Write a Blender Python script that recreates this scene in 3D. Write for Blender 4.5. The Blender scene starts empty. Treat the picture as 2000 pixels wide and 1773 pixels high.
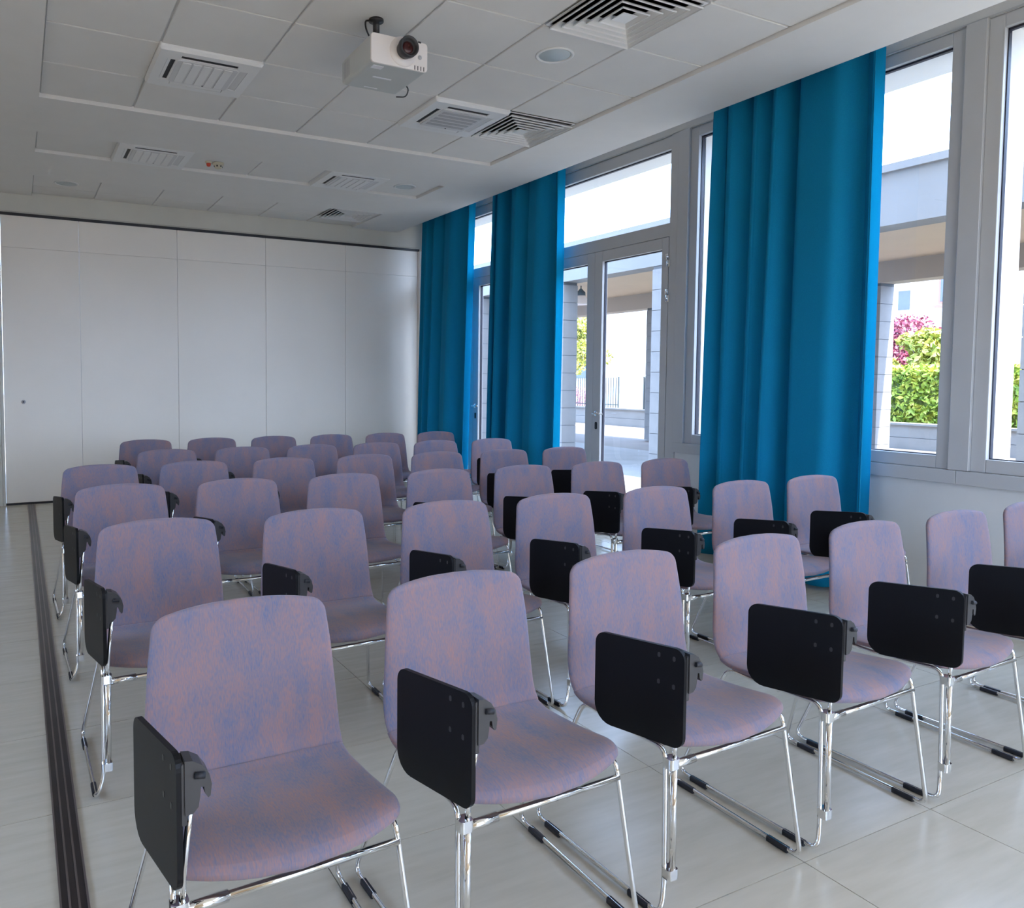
import bpy, math, random
from mathutils import Matrix, Vector
random.seed(7)
SC = bpy.context.scene
COL = SC.collection

# ------------------------------------------------------------------ camera
CAMZ = 1.345
F_PX, CX, CY = 1513.95, 810.1, 823.1
YAW, PITCH, ROLL = 0.4733, -0.0546, 0.0053
cam_data = bpy.data.cameras.new('camera')
cam = bpy.data.objects.new('camera', cam_data)
COL.objects.link(cam)
fwd = Vector((math.sin(YAW) * math.cos(PITCH), math.cos(YAW) * math.cos(PITCH), math.sin(PITCH)))
right = Vector((math.cos(YAW), -math.sin(YAW), 0))
up = right.cross(fwd)
r2 = right * math.cos(ROLL) + up * math.sin(ROLL)
u2 = -right * math.sin(ROLL) + up * math.cos(ROLL)
m = Matrix((r2, u2, -fwd)).transposed().to_4x4()
m.translation = Vector((0, 0, CAMZ))
cam.matrix_world = m
cam_data.sensor_fit = 'HORIZONTAL'
cam_data.sensor_width = 36
cam_data.lens = 36 * F_PX / 2000
cam_data.shift_x = (1000 - CX) / 2000
cam_data.shift_y = -(886.5 - CY) / 2000
cam_data.clip_start = 0.02
cam_data.clip_end = 300
SC.camera = cam

# ------------------------------------------------------------------ sky, sun, exposure
world = bpy.data.worlds.new('sky')
SC.world = world
world.use_nodes = True
wn, wl = world.node_tree.nodes, world.node_tree.links
wn.clear()
w_out = wn.new('ShaderNodeOutputWorld')
w_bg = wn.new('ShaderNodeBackground')
w_sky = wn.new('ShaderNodeTexSky')
w_sky.sky_type = 'NISHITA'
w_sky.sun_disc = False
w_sky.sun_elevation = math.radians(46)
w_sky.sun_rotation = math.radians(173)
w_sky.air_density = 1.0
w_sky.dust_density = 3.0
w_mix = wn.new('ShaderNodeMix')
w_mix.data_type = 'RGBA'
w_mix.inputs[0].default_value = 0.72
w_mix.inputs[7].default_value = (4.35, 6.15, 9.9, 1)
wl.new(w_sky.outputs[0], w_mix.inputs[6])
wl.new(w_mix.outputs[2], w_bg.inputs[0])
w_bg.inputs[1].default_value = 1.0
wl.new(w_bg.outputs[0], w_out.inputs[0])

sun_data = bpy.data.lights.new('sun', 'SUN')
sun_data.energy = 21.0
sun_data.angle = math.radians(1.0)
sun_data.color = (1.0, 0.93, 0.82)
sun = bpy.data.objects.new('sun', sun_data)
COL.objects.link(sun)
sun.rotation_euler = (-Vector((0.1, -0.8, 0.9))).to_track_quat('-Z', 'Y').to_euler()
sun.location = (-6, -6, 14)

SC.view_settings.view_transform = 'Standard'
SC.view_settings.look = 'None'
SC.view_settings.gamma = 1.0
SC.view_settings.use_curve_mapping = False
SC.view_settings.exposure = 0.48
SC.cycles.use_denoising = True
SC.cycles.max_bounces = 12
SC.cycles.diffuse_bounces = 8
SC.cycles.glossy_bounces = 4
SC.cycles.transparent_max_bounces = 16
SC.cycles.caustics_reflective = False
SC.cycles.caustics_refractive = False
SC.cycles.sample_clamp_indirect = 8.0

# ------------------------------------------------------------------ materials
def new_mat(name):
    mt = bpy.data.materials.new(name)
    mt.use_nodes = True
    nt = mt.node_tree
    return mt, nt.nodes, nt.links, nt.nodes['Principled BSDF']

def plain(name, col, rough=0.5, metal=0.0, var=0.04, scale=6.0, bump=0.0, bscale=120.0, spec=0.5):
    mt, n, l, b = new_mat(name)
    tc = n.new('ShaderNodeTexCoord')
    nz = n.new('ShaderNodeTexNoise'); nz.inputs['Scale'].default_value = scale; nz.inputs['Detail'].default_value = 4
    l.new(tc.outputs['Object'], nz.inputs['Vector'])
    cr = n.new('ShaderNodeValToRGB')
    c0 = [max(0, c * (1 - var)) for c in col]; c1 = [min(1, c * (1 + var)) for c in col]
    cr.color_ramp.elements[0].color = (*c0, 1); cr.color_ramp.elements[1].color = (*c1, 1)
    cr.color_ramp.elements[0].position = 0.3; cr.color_ramp.elements[1].position = 0.7
    l.new(nz.outputs['Fac'], cr.inputs['Fac'])
    l.new(cr.outputs['Color'], b.inputs['Base Color'])
    b.inputs['Roughness'].default_value = rough
    b.inputs['Metallic'].default_value = metal
    b.inputs['Specular IOR Level'].default_value = spec
    if bump:
        nb = n.new('ShaderNodeTexNoise'); nb.inputs['Scale'].default_value = bscale; nb.inputs['Detail'].default_value = 3
        l.new(tc.outputs['Object'], nb.inputs['Vector'])
        bp = n.new('ShaderNodeBump'); bp.inputs['Strength'].default_value = bump; bp.inputs['Distance'].default_value = 0.002
        l.new(nb.outputs['Fac'], bp.inputs['Height'])
        l.new(bp.outputs['Normal'], b.inputs['Normal'])
    return mt

M = {}
M['wall'] = plain('white_wall_paint', (0.66, 0.66, 0.65), 0.75, var=0.015)
M['wall_warm'] = plain('bounce_warming_wall_paint', (0.80, 0.66, 0.50), 0.75, var=0.015)  # cream picked for the unseen walls to warm the bounced light
M['ceiling'] = plain('ceiling_paint', (0.78, 0.765, 0.745), 0.8, var=0.012)
M['tile_c'] = plain('mineral_ceiling_tile', (0.77, 0.755, 0.735), 0.9, var=0.02, scale=3, bump=0.15, bscale=300)
M['grid'] = plain('ceiling_grid_metal', (0.62, 0.62, 0.62), 0.5, var=0.01)
M['beam'] = plain('beige_grey_beam_paint', (0.66, 0.645, 0.58), 0.7, var=0.015)
M['panel'] = plain('white_laminate_panel', (0.92, 0.86, 0.775), 0.38, var=0.015, scale=2)
M['frame'] = plain('white_window_aluminium', (0.50, 0.505, 0.51), 0.35, var=0.01)
M['gasket'] = plain('black_rubber_gasket', (0.015, 0.015, 0.03), 0.5)
M['black'] = plain('black_track_plastic', (0.012, 0.011, 0.014), 0.4)
M['chrome'] = plain('polished_chrome', (0.82, 0.83, 0.84), 0.07, metal=1.0, var=0.01)
M['steel'] = plain('brushed_steel', (0.62, 0.64, 0.65), 0.28, metal=1.0, var=0.02)
M['alu_dark'] = plain('dark_bronze_track', (0.06, 0.05, 0.05), 0.32, metal=0.6, var=0.1)
M['alu_rib'] = plain('lighter_track_rib', (0.22, 0.18, 0.17), 0.35, metal=0.7, var=0.1)  # lighter than the track base
M['tablet'] = plain('black_laminate_tablet', (0.005, 0.005, 0.006), 0.45, var=0.05, spec=0.18)
M['tablet_edge'] = plain('black_tablet_hinge_plastic', (0.035, 0.034, 0.036), 0.4)
M['rubber'] = plain('black_foot_plastic', (0.01, 0.01, 0.016), 0.5)
M['device'] = plain('white_device_plastic', (0.80, 0.80, 0.80), 0.4, var=0.01)
M['device_dark'] = plain('dark_air_slot', (0.01, 0.01, 0.014), 0.6)
M['device_mid'] = plain('light_grey_device_plastic', (0.66, 0.66, 0.67), 0.45, var=0.01)
M['device_grey'] = plain('grey_louvre_plastic', (0.45, 0.45, 0.47), 0.5)
M['lightlens'] = plain('frosted_lamp_cover', (0.50, 0.56, 0.58), 0.35, var=0.02)
M['ivory'] = plain('ivory_plastic', (0.62, 0.58, 0.45), 0.4)
M['red'] = plain('red_plastic', (0.55, 0.06, 0.03), 0.4)
M['proj_front'] = plain('projector_front_white', (0.82, 0.77, 0.74), 0.4, var=0.01)
M['proj_body'] = plain('projector_body_grey', (0.55, 0.57, 0.56), 0.45, var=0.02)
M['lens_glass'] = plain('dark_red_lens', (0.05, 0.006, 0.006), 0.08)
M['grout'] = plain('grey_floor_grout', (0.30, 0.29, 0.26), 0.8)
M['skirting'] = plain('brown_skirting', (0.30, 0.24, 0.18), 0.5)
M['label'] = plain('pale_label', (0.8, 0.8, 0.84), 0.5)
M['concrete'] = plain('grey_concrete', (0.22, 0.22, 0.215), 0.85, var=0.1, scale=2, bump=0.3, bscale=40)
M['paving'] = plain('outdoor_paving', (0.15, 0.13, 0.115), 0.85, var=0.18, scale=1.2, bump=0.3, bscale=30)
M['block'] = plain('split_face_block', (0.21, 0.21, 0.21), 0.85, var=0.07, scale=5, bump=0.4, bscale=60)
M['mortar'] = plain('mortar', (0.10, 0.105, 0.11), 0.9)
M['beam_out'] = plain('painted_concrete_beam', (0.22, 0.22, 0.22), 0.8, var=0.04, scale=1.5)
M['soffit_out'] = plain('bounce_tinted_soffit', (0.66, 0.52, 0.38), 0.8, var=0.03, scale=1.5)  # warm bounce from the sunlit ground is put into this colour
M['far_beam'] = plain('warm_grey_beam', (0.40, 0.35, 0.30), 0.8, var=0.05, scale=1.5)
M['render_white'] = plain('white_render', (0.82, 0.80, 0.77), 0.85, var=0.03)
M['brick_red'] = plain('terracotta', (0.42, 0.2, 0.15), 0.8, var=0.1)
M['dark_pane'] = plain('dark_window_pane', (0.10, 0.12, 0.18), 0.15)
M['iron'] = plain('dark_green_iron', (0.05, 0.06, 0.06), 0.5)
M['rail_blue'] = plain('pale_blue_handrail', (0.35, 0.48, 0.58), 0.4)
M['bark'] = plain('bark', (0.14, 0.1, 0.07), 0.9, var=0.2)
M['soil'] = plain('grass_bank', (0.20, 0.25, 0.07), 0.95, var=0.3, scale=9)

def leaf_mat(name, a, b_, c):
    mt, n, l, b = new_mat(name)
    tc = n.new('ShaderNodeTexCoord')
    nz = n.new('ShaderNodeTexNoise'); nz.inputs['Scale'].default_value = 5; nz.inputs['Detail'].default_value = 5
    l.new(tc.outputs['Object'], nz.inputs['Vector'])
    cr = n.new('ShaderNodeValToRGB')
    cr.color_ramp.elements[0].color = (*a, 1); cr.color_ramp.elements[0].position = 0.3
    cr.color_ramp.elements[1].color = (*c, 1); cr.color_ramp.elements[1].position = 0.7
    e = cr.color_ramp.elements.new(0.5); e.color = (*b_, 1)
    l.new(nz.outputs['Fac'], cr.inputs['Fac'])
    l.new(cr.outputs['Color'], b.inputs['Base Color'])
    b.inputs['Roughness'].default_value = 0.6
    return mt
M['leaf_hedge'] = leaf_mat('hedge_leaves', (0.10, 0.19, 0.02), (0.32, 0.42, 0.05), (0.62, 0.56, 0.10))
M['leaf_green'] = leaf_mat('yellow_green_leaves', (0.14, 0.20, 0.03), (0.34, 0.36, 0.06), (0.55, 0.45, 0.10))
M['leaf_red'] = leaf_mat('maroon_leaves', (0.14, 0.02, 0.05), (0.26, 0.05, 0.09), (0.38, 0.12, 0.14))
M['leaf_pink'] = leaf_mat('pink_blossom', (0.5, 0.12, 0.25), (0.65, 0.3, 0.4), (0.8, 0.7, 0.7))

# floor tile: pale beige porcelain with brushed streaks
mt, n, l, b = new_mat('beige_porcelain_tile')
tc = n.new('ShaderNodeTexCoord'); oi = n.new('ShaderNodeObjectInfo')
mp = n.new('ShaderNodeMapping'); mp.inputs['Scale'].default_value = (2.0, 14.0, 1.0)
l.new(tc.outputs['Object'], mp.inputs['Vector'])
nz = n.new('ShaderNodeTexNoise'); nz.noise_dimensions = '4D'; nz.inputs['Scale'].default_value = 2.2; nz.inputs['Detail'].default_value = 6
l.new(mp.outputs[0], nz.inputs['Vector'])
mu = n.new('ShaderNodeMath'); mu.operation = 'MULTIPLY'; mu.inputs[1].default_value = 37.0
l.new(oi.outputs['Random'], mu.inputs[0]); l.new(mu.outputs[0], nz.inputs['W'])
cr = n.new('ShaderNodeValToRGB')
cr.color_ramp.elements[0].color = (0.50, 0.455, 0.36, 1); cr.color_ramp.elements[0].position = 0.25
cr.color_ramp.elements[1].color = (0.59, 0.54, 0.44, 1); cr.color_ramp.elements[1].position = 0.75
l.new(nz.outputs['Fac'], cr.inputs['Fac']); l.new(cr.outputs[0], b.inputs['Base Color'])
b.inputs['Roughness'].default_value = 0.24
b.inputs['Specular IOR Level'].default_value = 0.5
M['tile_f'] = mt

# chair fabric: blue and salmon yarn mottled into mauve
mt, n, l, b = new_mat('mauve_melange_fabric')
tc = n.new('ShaderNodeTexCoord'); oi = n.new('ShaderNodeObjectInfo')
mp = n.new('ShaderNodeMapping'); mp.inputs['Scale'].default_value = (400.0, 85.0, 85.0)
l.new(tc.outputs['Object'], mp.inputs['Vector'])
yarn = n.new('ShaderNodeTexNoise'); yarn.noise_dimensions = '4D'; yarn.inputs['Scale'].default_value = 1.0; yarn.inputs['Detail'].default_value = 2
l.new(mp.outputs[0], yarn.inputs['Vector'])
mp2 = n.new('ShaderNodeMapping'); mp2.inputs['Scale'].default_value = (16.0, 7.0, 7.0)
l.new(tc.outputs['Object'], mp2.inputs['Vector'])
cloud = n.new('ShaderNodeTexNoise'); cloud.noise_dimensions = '4D'; cloud.inputs['Scale'].default_value = 1.0; cloud.inputs['Detail'].default_value = 4
l.new(mp2.outputs[0], cloud.inputs['Vector'])
mu = n.new('ShaderNodeMath'); mu.operation = 'MULTIPLY'; mu.inputs[1].default_value = 53.0
l.new(oi.outputs['Random'], mu.inputs[0]); l.new(mu.outputs[0], yarn.inputs['W']); l.new(mu.outputs[0], cloud.inputs['W'])
mx = n.new('ShaderNodeMix'); mx.data_type = 'FLOAT'; mx.inputs[0].default_value = 0.5
l.new(yarn.outputs['Fac'], mx.inputs[2]); l.new(cloud.outputs['Fac'], mx.inputs[3])
cr = n.new('ShaderNodeValToRGB')
cr.color_ramp.elements[0].color = (0.125, 0.152, 0.25, 1); cr.color_ramp.elements[0].position = 0.33
cr.color_ramp.elements[1].color = (0.35, 0.192, 0.165, 1); cr.color_ramp.elements[1].position = 0.70
e = cr.color_ramp.elements.new(0.5); e.color = (0.225, 0.178, 0.215, 1)
l.new(mx.outputs[0], cr.inputs['Fac']); l.new(cr.outputs[0], b.inputs['Base Color'])
b.inputs['Roughness'].default_value = 0.95
b.inputs['Specular IOR Level'].default_value = 0.1
b.inputs['Sheen Weight'].default_value = 0.2
b.inputs['Sheen Roughness'].default_value = 0.5
bp = n.new('ShaderNodeBump'); bp.inputs['Strength'].default_value = 0.25; bp.inputs['Distance'].default_value = 0.0008
l.new(yarn.outputs['Fac'], bp.inputs['Height']); l.new(bp.outputs['Normal'], b.inputs['Normal'])
M['fabric'] = mt

# teal curtain cloth, lets a little daylight through
mt, n, l, b = new_mat('teal_curtain_cloth')
tc = n.new('ShaderNodeTexCoord')
nz = n.new('ShaderNodeTexNoise'); nz.inputs['Scale'].default_value = 260; nz.inputs['Detail'].default_value = 2
l.new(tc.outputs['Object'], nz.inputs['Vector'])
cr = n.new('ShaderNodeValToRGB')
cr.color_ramp.elements[0].color = (0.003, 0.205, 0.385, 1); cr.color_ramp.elements[0].position = 0.3
cr.color_ramp.elements[1].color = (0.005, 0.25, 0.46, 1); cr.color_ramp.elements[1].position = 0.7
l.new(nz.outputs['Fac'], cr.inputs['Fac']); l.new(cr.outputs[0], b.inputs['Base Color'])
b.inputs['Roughness'].default_value = 0.85
b.inputs['Specular IOR Level'].default_value = 0.15
tr = n.new('ShaderNodeBsdfTranslucent'); tr.inputs[0].default_value = (0.004, 0.40, 0.62, 1)
ms = n.new('ShaderNodeMixShader'); ms.inputs[0].default_value = 0.06
l.new(b.outputs[0], ms.inputs[1]); l.new(tr.outputs[0], ms.inputs[2])
l.new(ms.outputs[0], n['Material Output'].inputs['Surface'])
M['curtain'] = mt
mt2 = mt.copy(); mt2.name = 'teal_curtain_single_layer'
for nd in mt2.node_tree.nodes:
    if nd.type == 'MIX_SHADER': nd.inputs[0].default_value = 0.55
M['curtain_hem'] = mt2

# thin window glass: clear with a fresnel reflection
mt, n, l, b = new_mat('clear_window_glass')
n.remove(b)
tb = n.new('ShaderNodeBsdfTransparent'); tb.inputs[0].default_value = (0.95, 0.97, 0.97, 1)
gb = n.new('ShaderNodeBsdfGlossy'); gb.inputs['Roughness'].default_value = 0.0
fr = n.new('ShaderNodeFresnel'); fr.inputs[0].default_value = 1.45
ms = n.new('ShaderNodeMixShader')
ge = n.new('ShaderNodeNewGeometry')
inv = n.new('ShaderNodeMath'); inv.operation = 'SUBTRACT'; inv.inputs[0].default_value = 1.0
l.new(ge.outputs['Backfacing'], inv.inputs[1])
mu = n.new('ShaderNodeMath'); mu.operation = 'MULTIPLY'
l.new(fr.outputs[0], mu.inputs[0]); l.new(inv.outputs[0], mu.inputs[1])
l.new(mu.outputs[0], ms.inputs[0]); l.new(tb.outputs[0], ms.inputs[1]); l.new(gb.outputs[0], ms.inputs[2])
l.new(ms.outputs[0], n['Material Output'].inputs['Surface'])
M['glass'] = mt

# ------------------------------------------------------------------ mesh helpers
class MB:
    def __init__(self):
        self.v, self.f, self.s = [], [], []
    def quad(self, idx, smooth=False):
        self.f.append(tuple(idx)); self.s.append(smooth)
    def box(self, x0, x1, y0, y1, z0, z1):
        k = len(self.v)
        self.v += [(x0, y0, z0), (x1, y0, z0), (x1, y1, z0), (x0, y1, z0), (x0, y0, z1), (x1, y0, z1), (x1, y1, z1), (x0, y1, z1)]
        for q in ((0, 3, 2, 1), (4, 5, 6, 7), (0, 1, 5, 4), (1, 2, 6, 5), (2, 3, 7, 6), (3, 0, 4, 7)):
            self.quad([k + i for i in q])
        return self
    def ring_strip(self, rings, closed_ring=True, cap0=True, cap1=True, smooth=True):
        k = len(self.v); nn = len(rings[0])
        for r in rings: self.v += [tuple(p) for p in r]
        for i in range(len(rings) - 1):
            for j in range(nn if closed_ring else nn - 1):
                j2 = (j + 1) % nn
                self.quad([k + i * nn + j, k + i * nn + j2, k + (i + 1) * nn + j2, k + (i + 1) * nn + j], smooth)
        if cap0: self.quad([k + j for j in reversed(range(nn))])
        if cap1: self.quad([k + (len(rings) - 1) * nn + j for j in range(nn)])
        return self
    def tube(self, pts, r, nseg=8, bend=0.0, closed=False):
        P = [Vector(p) for p in pts]
        if bend:
            P = round_path(P, bend, closed)
        N = len(P); rings = []
        T = []
        for i in range(N):
            a = P[i - 1] if (i > 0 or closed) else P[i]
            c = P[(i + 1) % N] if (i < N - 1 or closed) else P[i]
            T.append((c - a).normalized())
        up_ = Vector((0, 0, 1)) if abs(T[0].z) < 0.9 else Vector((1, 0, 0))
        nrm = (up_ - T[0] * up_.dot(T[0])).normalized()
        for i in range(N):
            nrm = (nrm - T[i] * nrm.dot(T[i])).normalized()
            bn = T[i].cross(nrm)
            rr = r[i] if isinstance(r, (list, tuple)) else r
            rings.append([P[i] + (nrm * math.cos(a) + bn * math.sin(a)) * rr for a in [2 * math.pi * j / nseg for j in range(nseg)]])
        if closed:
            rings.append(rings[0])
            return self.ring_strip(rings, cap0=False, cap1=False)
        return self.ring_strip(rings)
    def lathe(self, prof, c=(0, 0, 0), nseg=24, axis='z', smooth=True):
        rings = []
        for r, h in prof:
            ring = []
            for j in range(nseg):
                a = 2 * math.pi * j / nseg
                x, y = r * math.cos(a), r * math.sin(a)
                if axis == 'z': p = (c[0] + x, c[1] + y, c[2] + h)
                elif axis == 'y': p = (c[0] + x, c[1] + h, c[2] - y)
                else: p = (c[0] + h, c[1] + x, c[2] + y)
                ring.append(p)
            rings.append(ring)
        return self.ring_strip(rings, smooth=smooth)
    def prism(self, outline, fn, t0, t1):
        """outline: 2-D points; fn(a, b, t) -> 3-D point"""
        k = len(self.v); nn = len(outline)
        self.v += [tuple(fn(a, b_, t0)) for a, b_ in outline] + [tuple(fn(a, b_, t1)) for a, b_ in outline]
        self.quad([k + j for j in reversed(range(nn))]); self.quad([k + nn + j for j in range(nn)])
        for j in range(nn):
            j2 = (j + 1) % nn
            self.quad([k + j, k + j2, k + nn + j2, k + nn + j])
        return self
    def mesh(self, name, mat):
        me = bpy.data.meshes.new(name)
        me.from_pydata(self.v, [], self.f)
        me.polygons.foreach_set('use_smooth', self.s)
        if mat is not None: me.materials.append(M[mat] if isinstance(mat, str) else mat)
        me.update()
        return me
    def build(self, name, mat, parent=None, loc=None, bevel=0.0):
        me = self.mesh(name, mat)
        return place(name, me, parent, loc, bevel)

def place(name, me, parent=None, loc=None, bevel=0.0):
    o = bpy.data.objects.new(name, me)
    COL.objects.link(o)
    if parent: o.parent = parent
    if loc: o.location = loc
    if bevel:
        bm_ = o.modifiers.new('bevel', 'BEVEL'); bm_.width = bevel; bm_.segments = 2; bm_.limit_method = 'ANGLE'
    return o

def round_path(P, rad, closed=False):
    N = len(P); out = []
    for i in range(N):
        if not closed and (i == 0 or i == N - 1):
            out.append(P[i]); continue
        a, b_, c = P[i - 1], P[i], P[(i + 1) % N]
        d1, d2 = (a - b_), (c - b_)
        rr = min(rad, d1.length * 0.45, d2.length * 0.45)
        p0 = b_ + d1.normalized() * rr; p1 = b_ + d2.normalized() * rr
        for t in (0, 0.25, 0.5, 0.75, 1):
            out.append(p0 * (1 - t) ** 2 + b_ * 2 * t * (1 - t) + p1 * t * t)
    return out

def rrect(a0, a1, b0, b1, r, nseg=5):
    """rounded rectangle outline, r = one radius or four (a1b1, a0b1, a0b0, a1b0)"""
    rs = r if isinstance(r, (list, tuple)) else [r] * 4
    out = []
    for (ca, cb, sa, sb, r_, st) in ((a1, b1, -1, -1, rs[0], 0), (a0, b1, 1, -1, rs[1], 90), (a0, b0, 1, 1, rs[2], 180), (a1, b0, -1, 1, rs[3], 270)):
        oa, ob = ca + sa * r_, cb + sb * r_
        for k in range(nseg + 1):
            an = math.radians(st + 90 * k / nseg)
            out.append((oa + r_ * math.cos(an), ob + r_ * math.sin(an)))
    return out

def empty(name, loc=(0, 0, 0), rz=0.0, parent=None):
    o = bpy.data.objects.new(name, None)
    o.empty_display_size = 0.1
    COL.objects.link(o)
    o.location = loc; o.rotation_euler = (0, 0, rz)
    if parent: o.parent = parent
    return o

def tag(o, label=None, cat=None, group=None, kind=None):
    if label: o['label'] = label
    if cat: o['category'] = cat
    if group: o['group'] = group
    if kind: o['kind'] = kind
    return o

def struct(o, label=None):
    o['kind'] = 'structure'
    if label: o['label'] = label
    return o

# ------------------------------------------------------------------ room constants
XW = 4.82            # inner face of the window wall
YB = 9.12            # partition face
YN = -3.2            # wall behind the camera
XL = -2.6            # wall on the left, out of view
ZS = 3.234           # plaster soffit
ZT = 3.259           # underside of ceiling tiles
GX, GY = 0.168, 5.917   # ceiling grid origin (left rim, far rim)
XSOF = 4.40          # edge of the curtain pocket

# ------------------------------------------------------------------ floor
fl = struct(MB().box(XL, XW + 0.3, YN, YB + 0.25, -0.055, -0.004).build('floor', 'grout'))
g = 0.0015
tile_me = MB().prism(rrect(-0.3 + g, 0.3 - g, -0.3 + g, 0.3 - g, 0.0012, 1), lambda a, b_, t: (a, b_, t), -0.006, 0.0).mesh('floor_tile', 'tile_f')
X0F, Y0F = 0.135, 1.37
for i in range(-1, 8):
    for j in range(-2, 13):
        cx, cy = X0F + 0.3 + 0.6 * i, Y0F + 0.3 + 0.6 * j
        if cx + 0.3 <= XW and cy + 0.3 <= YB:
            place('floor_tile', tile_me, fl, (cx, cy, 0))
# cut tiles along the window wall and the partition
xe = X0F + 0.6 * 7
cut_me = MB().box(0 + g, XW - xe, -0.3 + g, 0.3 - g, -0.006, 0).mesh('floor_tile', 'tile_f')
for j in range(-2, 13):
    cy = Y0F + 0.3 + 0.6 * j
    if cy + 0.3 <= YB: place('floor_tile', cut_me, fl, (xe, cy, 0))
ye = Y0F + 0.6 * 12
cut2 = MB().box(-0.3 + g, 0.3 - g, g, YB - ye, -0.006, 0).mesh('floor_tile', 'tile_f')
for i in range(-1, 7):
    place('floor_tile', cut2, fl, (X0F + 0.3 + 0.6 * i, ye, 0))
MB().box(XL, X0F - 0.6 - g, YN, YB, -0.005, 0).box(X0F - 0.6, XW, YN, Y0F - 1.2 - g, -0.005, 0).build('floor_tile', 'tile_f', fl)

# floor track of the second folding partition
tr_ = empty('floor_track', (0.103, 0, 0)); tag(tr_, 'dark bronze ribbed metal track set in the floor left of the chairs', 'floor track')
MB().box(-0.034, 0.034, -3.1, YB - 0.05, 0.0005, 0.004).build('track_base', 'alu_dark', tr_)
for xx in (-0.032, -0.011, 0.011, 0.032):
    MB().box(xx - 0.0025, xx + 0.0025, -3.1, YB - 0.05, 0.004, 0.0085).build('track_rib', 'alu_rib', tr_)

# ------------------------------------------------------------------ ceiling
cl = MB()
XR0, XR1 = GX, GX + 3.6
Y3 = 8.20; Y2a, Y2b = 6.745, 7.35; Y1 = GY; Y0c = GY - 0.6 * 14
cl.box(XL, XR0, YN, YB + 0.1, ZS, ZS + 0.3)
cl.box(XR1, XSOF, YN, YB + 0.1, ZS, ZS + 0.3)
cl.box(XR0, XR1, Y1, Y2a, ZS, ZS + 0.3)
cl.box(XR0, XR1, Y2b, Y3, ZS, ZS + 0.3)
cl.box(XR0, XR1, YN, Y0c, ZS, ZS + 0.3)
cl.box(XL, XW + 0.1, YN, YB + 0.1, ZS + 0.3, ZS + 0.4)
ceil = struct(cl.build('ceiling', 'ceiling'))
GT = 0.012           # tile thickness below the grid
MB().box(XR0, XR1, Y0c, Y1, ZT + GT - 0.002, ZT + GT + 0.02).box(XR0, XR1, Y2a, Y2b, ZT + GT - 0.002, ZT + GT + 0.02).box(XR0, XR1, Y3, YB, ZT + GT - 0.002, ZT + GT + 0.02).build('ceiling_grid', 'grid', ceil)
def tile_mesh(w, d):
    mb = MB()
    o1 = rrect(-w / 2 + 0.007, w / 2 - 0.007, -d / 2 + 0.006, d / 2 - 0.006, 0.001, 1)
    o0 = rrect(-w / 2 + 0.010, w / 2 - 0.010, -d / 2 + 0.009, d / 2 - 0.009, 0.001, 1)
    mb.ring_strip([[(a, b_, GT) for a, b_ in o1], [(a, b_, 0.003) for a, b_ in o1], [(a, b_, 0) for a, b_ in o0]], smooth=False)
    return mb.mesh('ceiling_tile', 'tile_c')
ct = tile_mesh(0.6, 0.6)
used = {(1, 1), (4, 1), (5, 1), (4, 4)}
for i in range(6):
    for j in range(14):
        if (i, j) in used: continue
        place('ceiling_tile', ct, ceil, (GX + 0.3 + 0.6 * i, GY - 0.3 - 0.6 * j, ZT))
ct2 = tile_mesh(0.6, 0.605)
for i in range(6):
    if i in (1, 4): continue
    place('ceiling_tile', ct2, ceil, (GX + 0.3 + 0.6 * i, (Y2a + Y2b) / 2, ZT))
ct3 = tile_mesh(0.6, 0.55); ct4 = tile_mesh(0.6, YB - Y3 - 0.55)
for i in range(6):
    if i != 5: place('ceiling_tile', ct3, ceil, (GX + 0.3 + 0.6 * i, Y3 + 0.275, ZT))
    place('ceiling_tile', ct4, ceil, (GX + 0.3 + 0.6 * i, (Y3 + 0.55 + YB) / 2, ZT))

# ------------------------------------------------------------------ back: folding partition under a beam
ZTR = 3.02
bw = struct(MB().box(XL, XW, YB, YB + 0.25, ZTR + 0.02, ZS + 0.35).box(XL, -0.16, YB - 0.03, YB + 0.25, 0, ZTR + 0.02).build('wall_back', 'beam'))
MB().box(-0.16, XW - 0.1, YB - 0.012, YB + 0.1, ZTR - 0.008, ZTR + 0.021).build('top_track', 'black', bw)
MB().box(-0.16, XW - 0.1, YB - 0.016, YB + 0.002, ZTR + 0.034, ZTR + 0.046).build('track_trim', 'beam', bw)
xs = [-0.13, 0.615, 1.638, 2.662, 3.686, 4.70]
for i in range(5):
    a, c = xs[i] + 0.002, xs[i + 1] - 0.002
    p = MB().box(a, c, YB, YB + 0.09, 0.022, 2.685).box(a, c, YB, YB + 0.09, 2.6868, ZTR - 0.006).build('partition_panel', 'panel', bw, bevel=0.0015)
    if i == 0:
        MB().lathe([(0.0, -0.016), (0.017, -0.015), (0.02, -0.010), (0.021, 0.0)], (0.052, YB, 1.085), 20, 'y').build('knob', 'device_grey', p)
        MB().lathe([(0.0, -0.020), (0.008, -0.019), (0.008, -0.014)], (0.052, YB, 1.085), 12, 'y').build('lock_core', 'gasket', p)
MB().box(-0.16, 4.70, YB - 0.002, YB + 0.09, 0.0, 0.0215).build('bottom_seal', 'black', bw)
MB().box(4.705, 4.765, YB - 0.045, YB + 0.1, 0.0, ZTR - 0.008).build('end_post', 'panel', bw, bevel=0.004)
MB().box(4.765, XW, YB - 0.01, YB + 0.1, 0.0, ZTR + 0.02).build('end_filler', 'beam', bw)
MB().box(-0.158, -0.132, YB - 0.03, YB + 0.1, 0.0, ZTR - 0.008).build('start_post', 'beam', bw, bevel=0.003)

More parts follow.
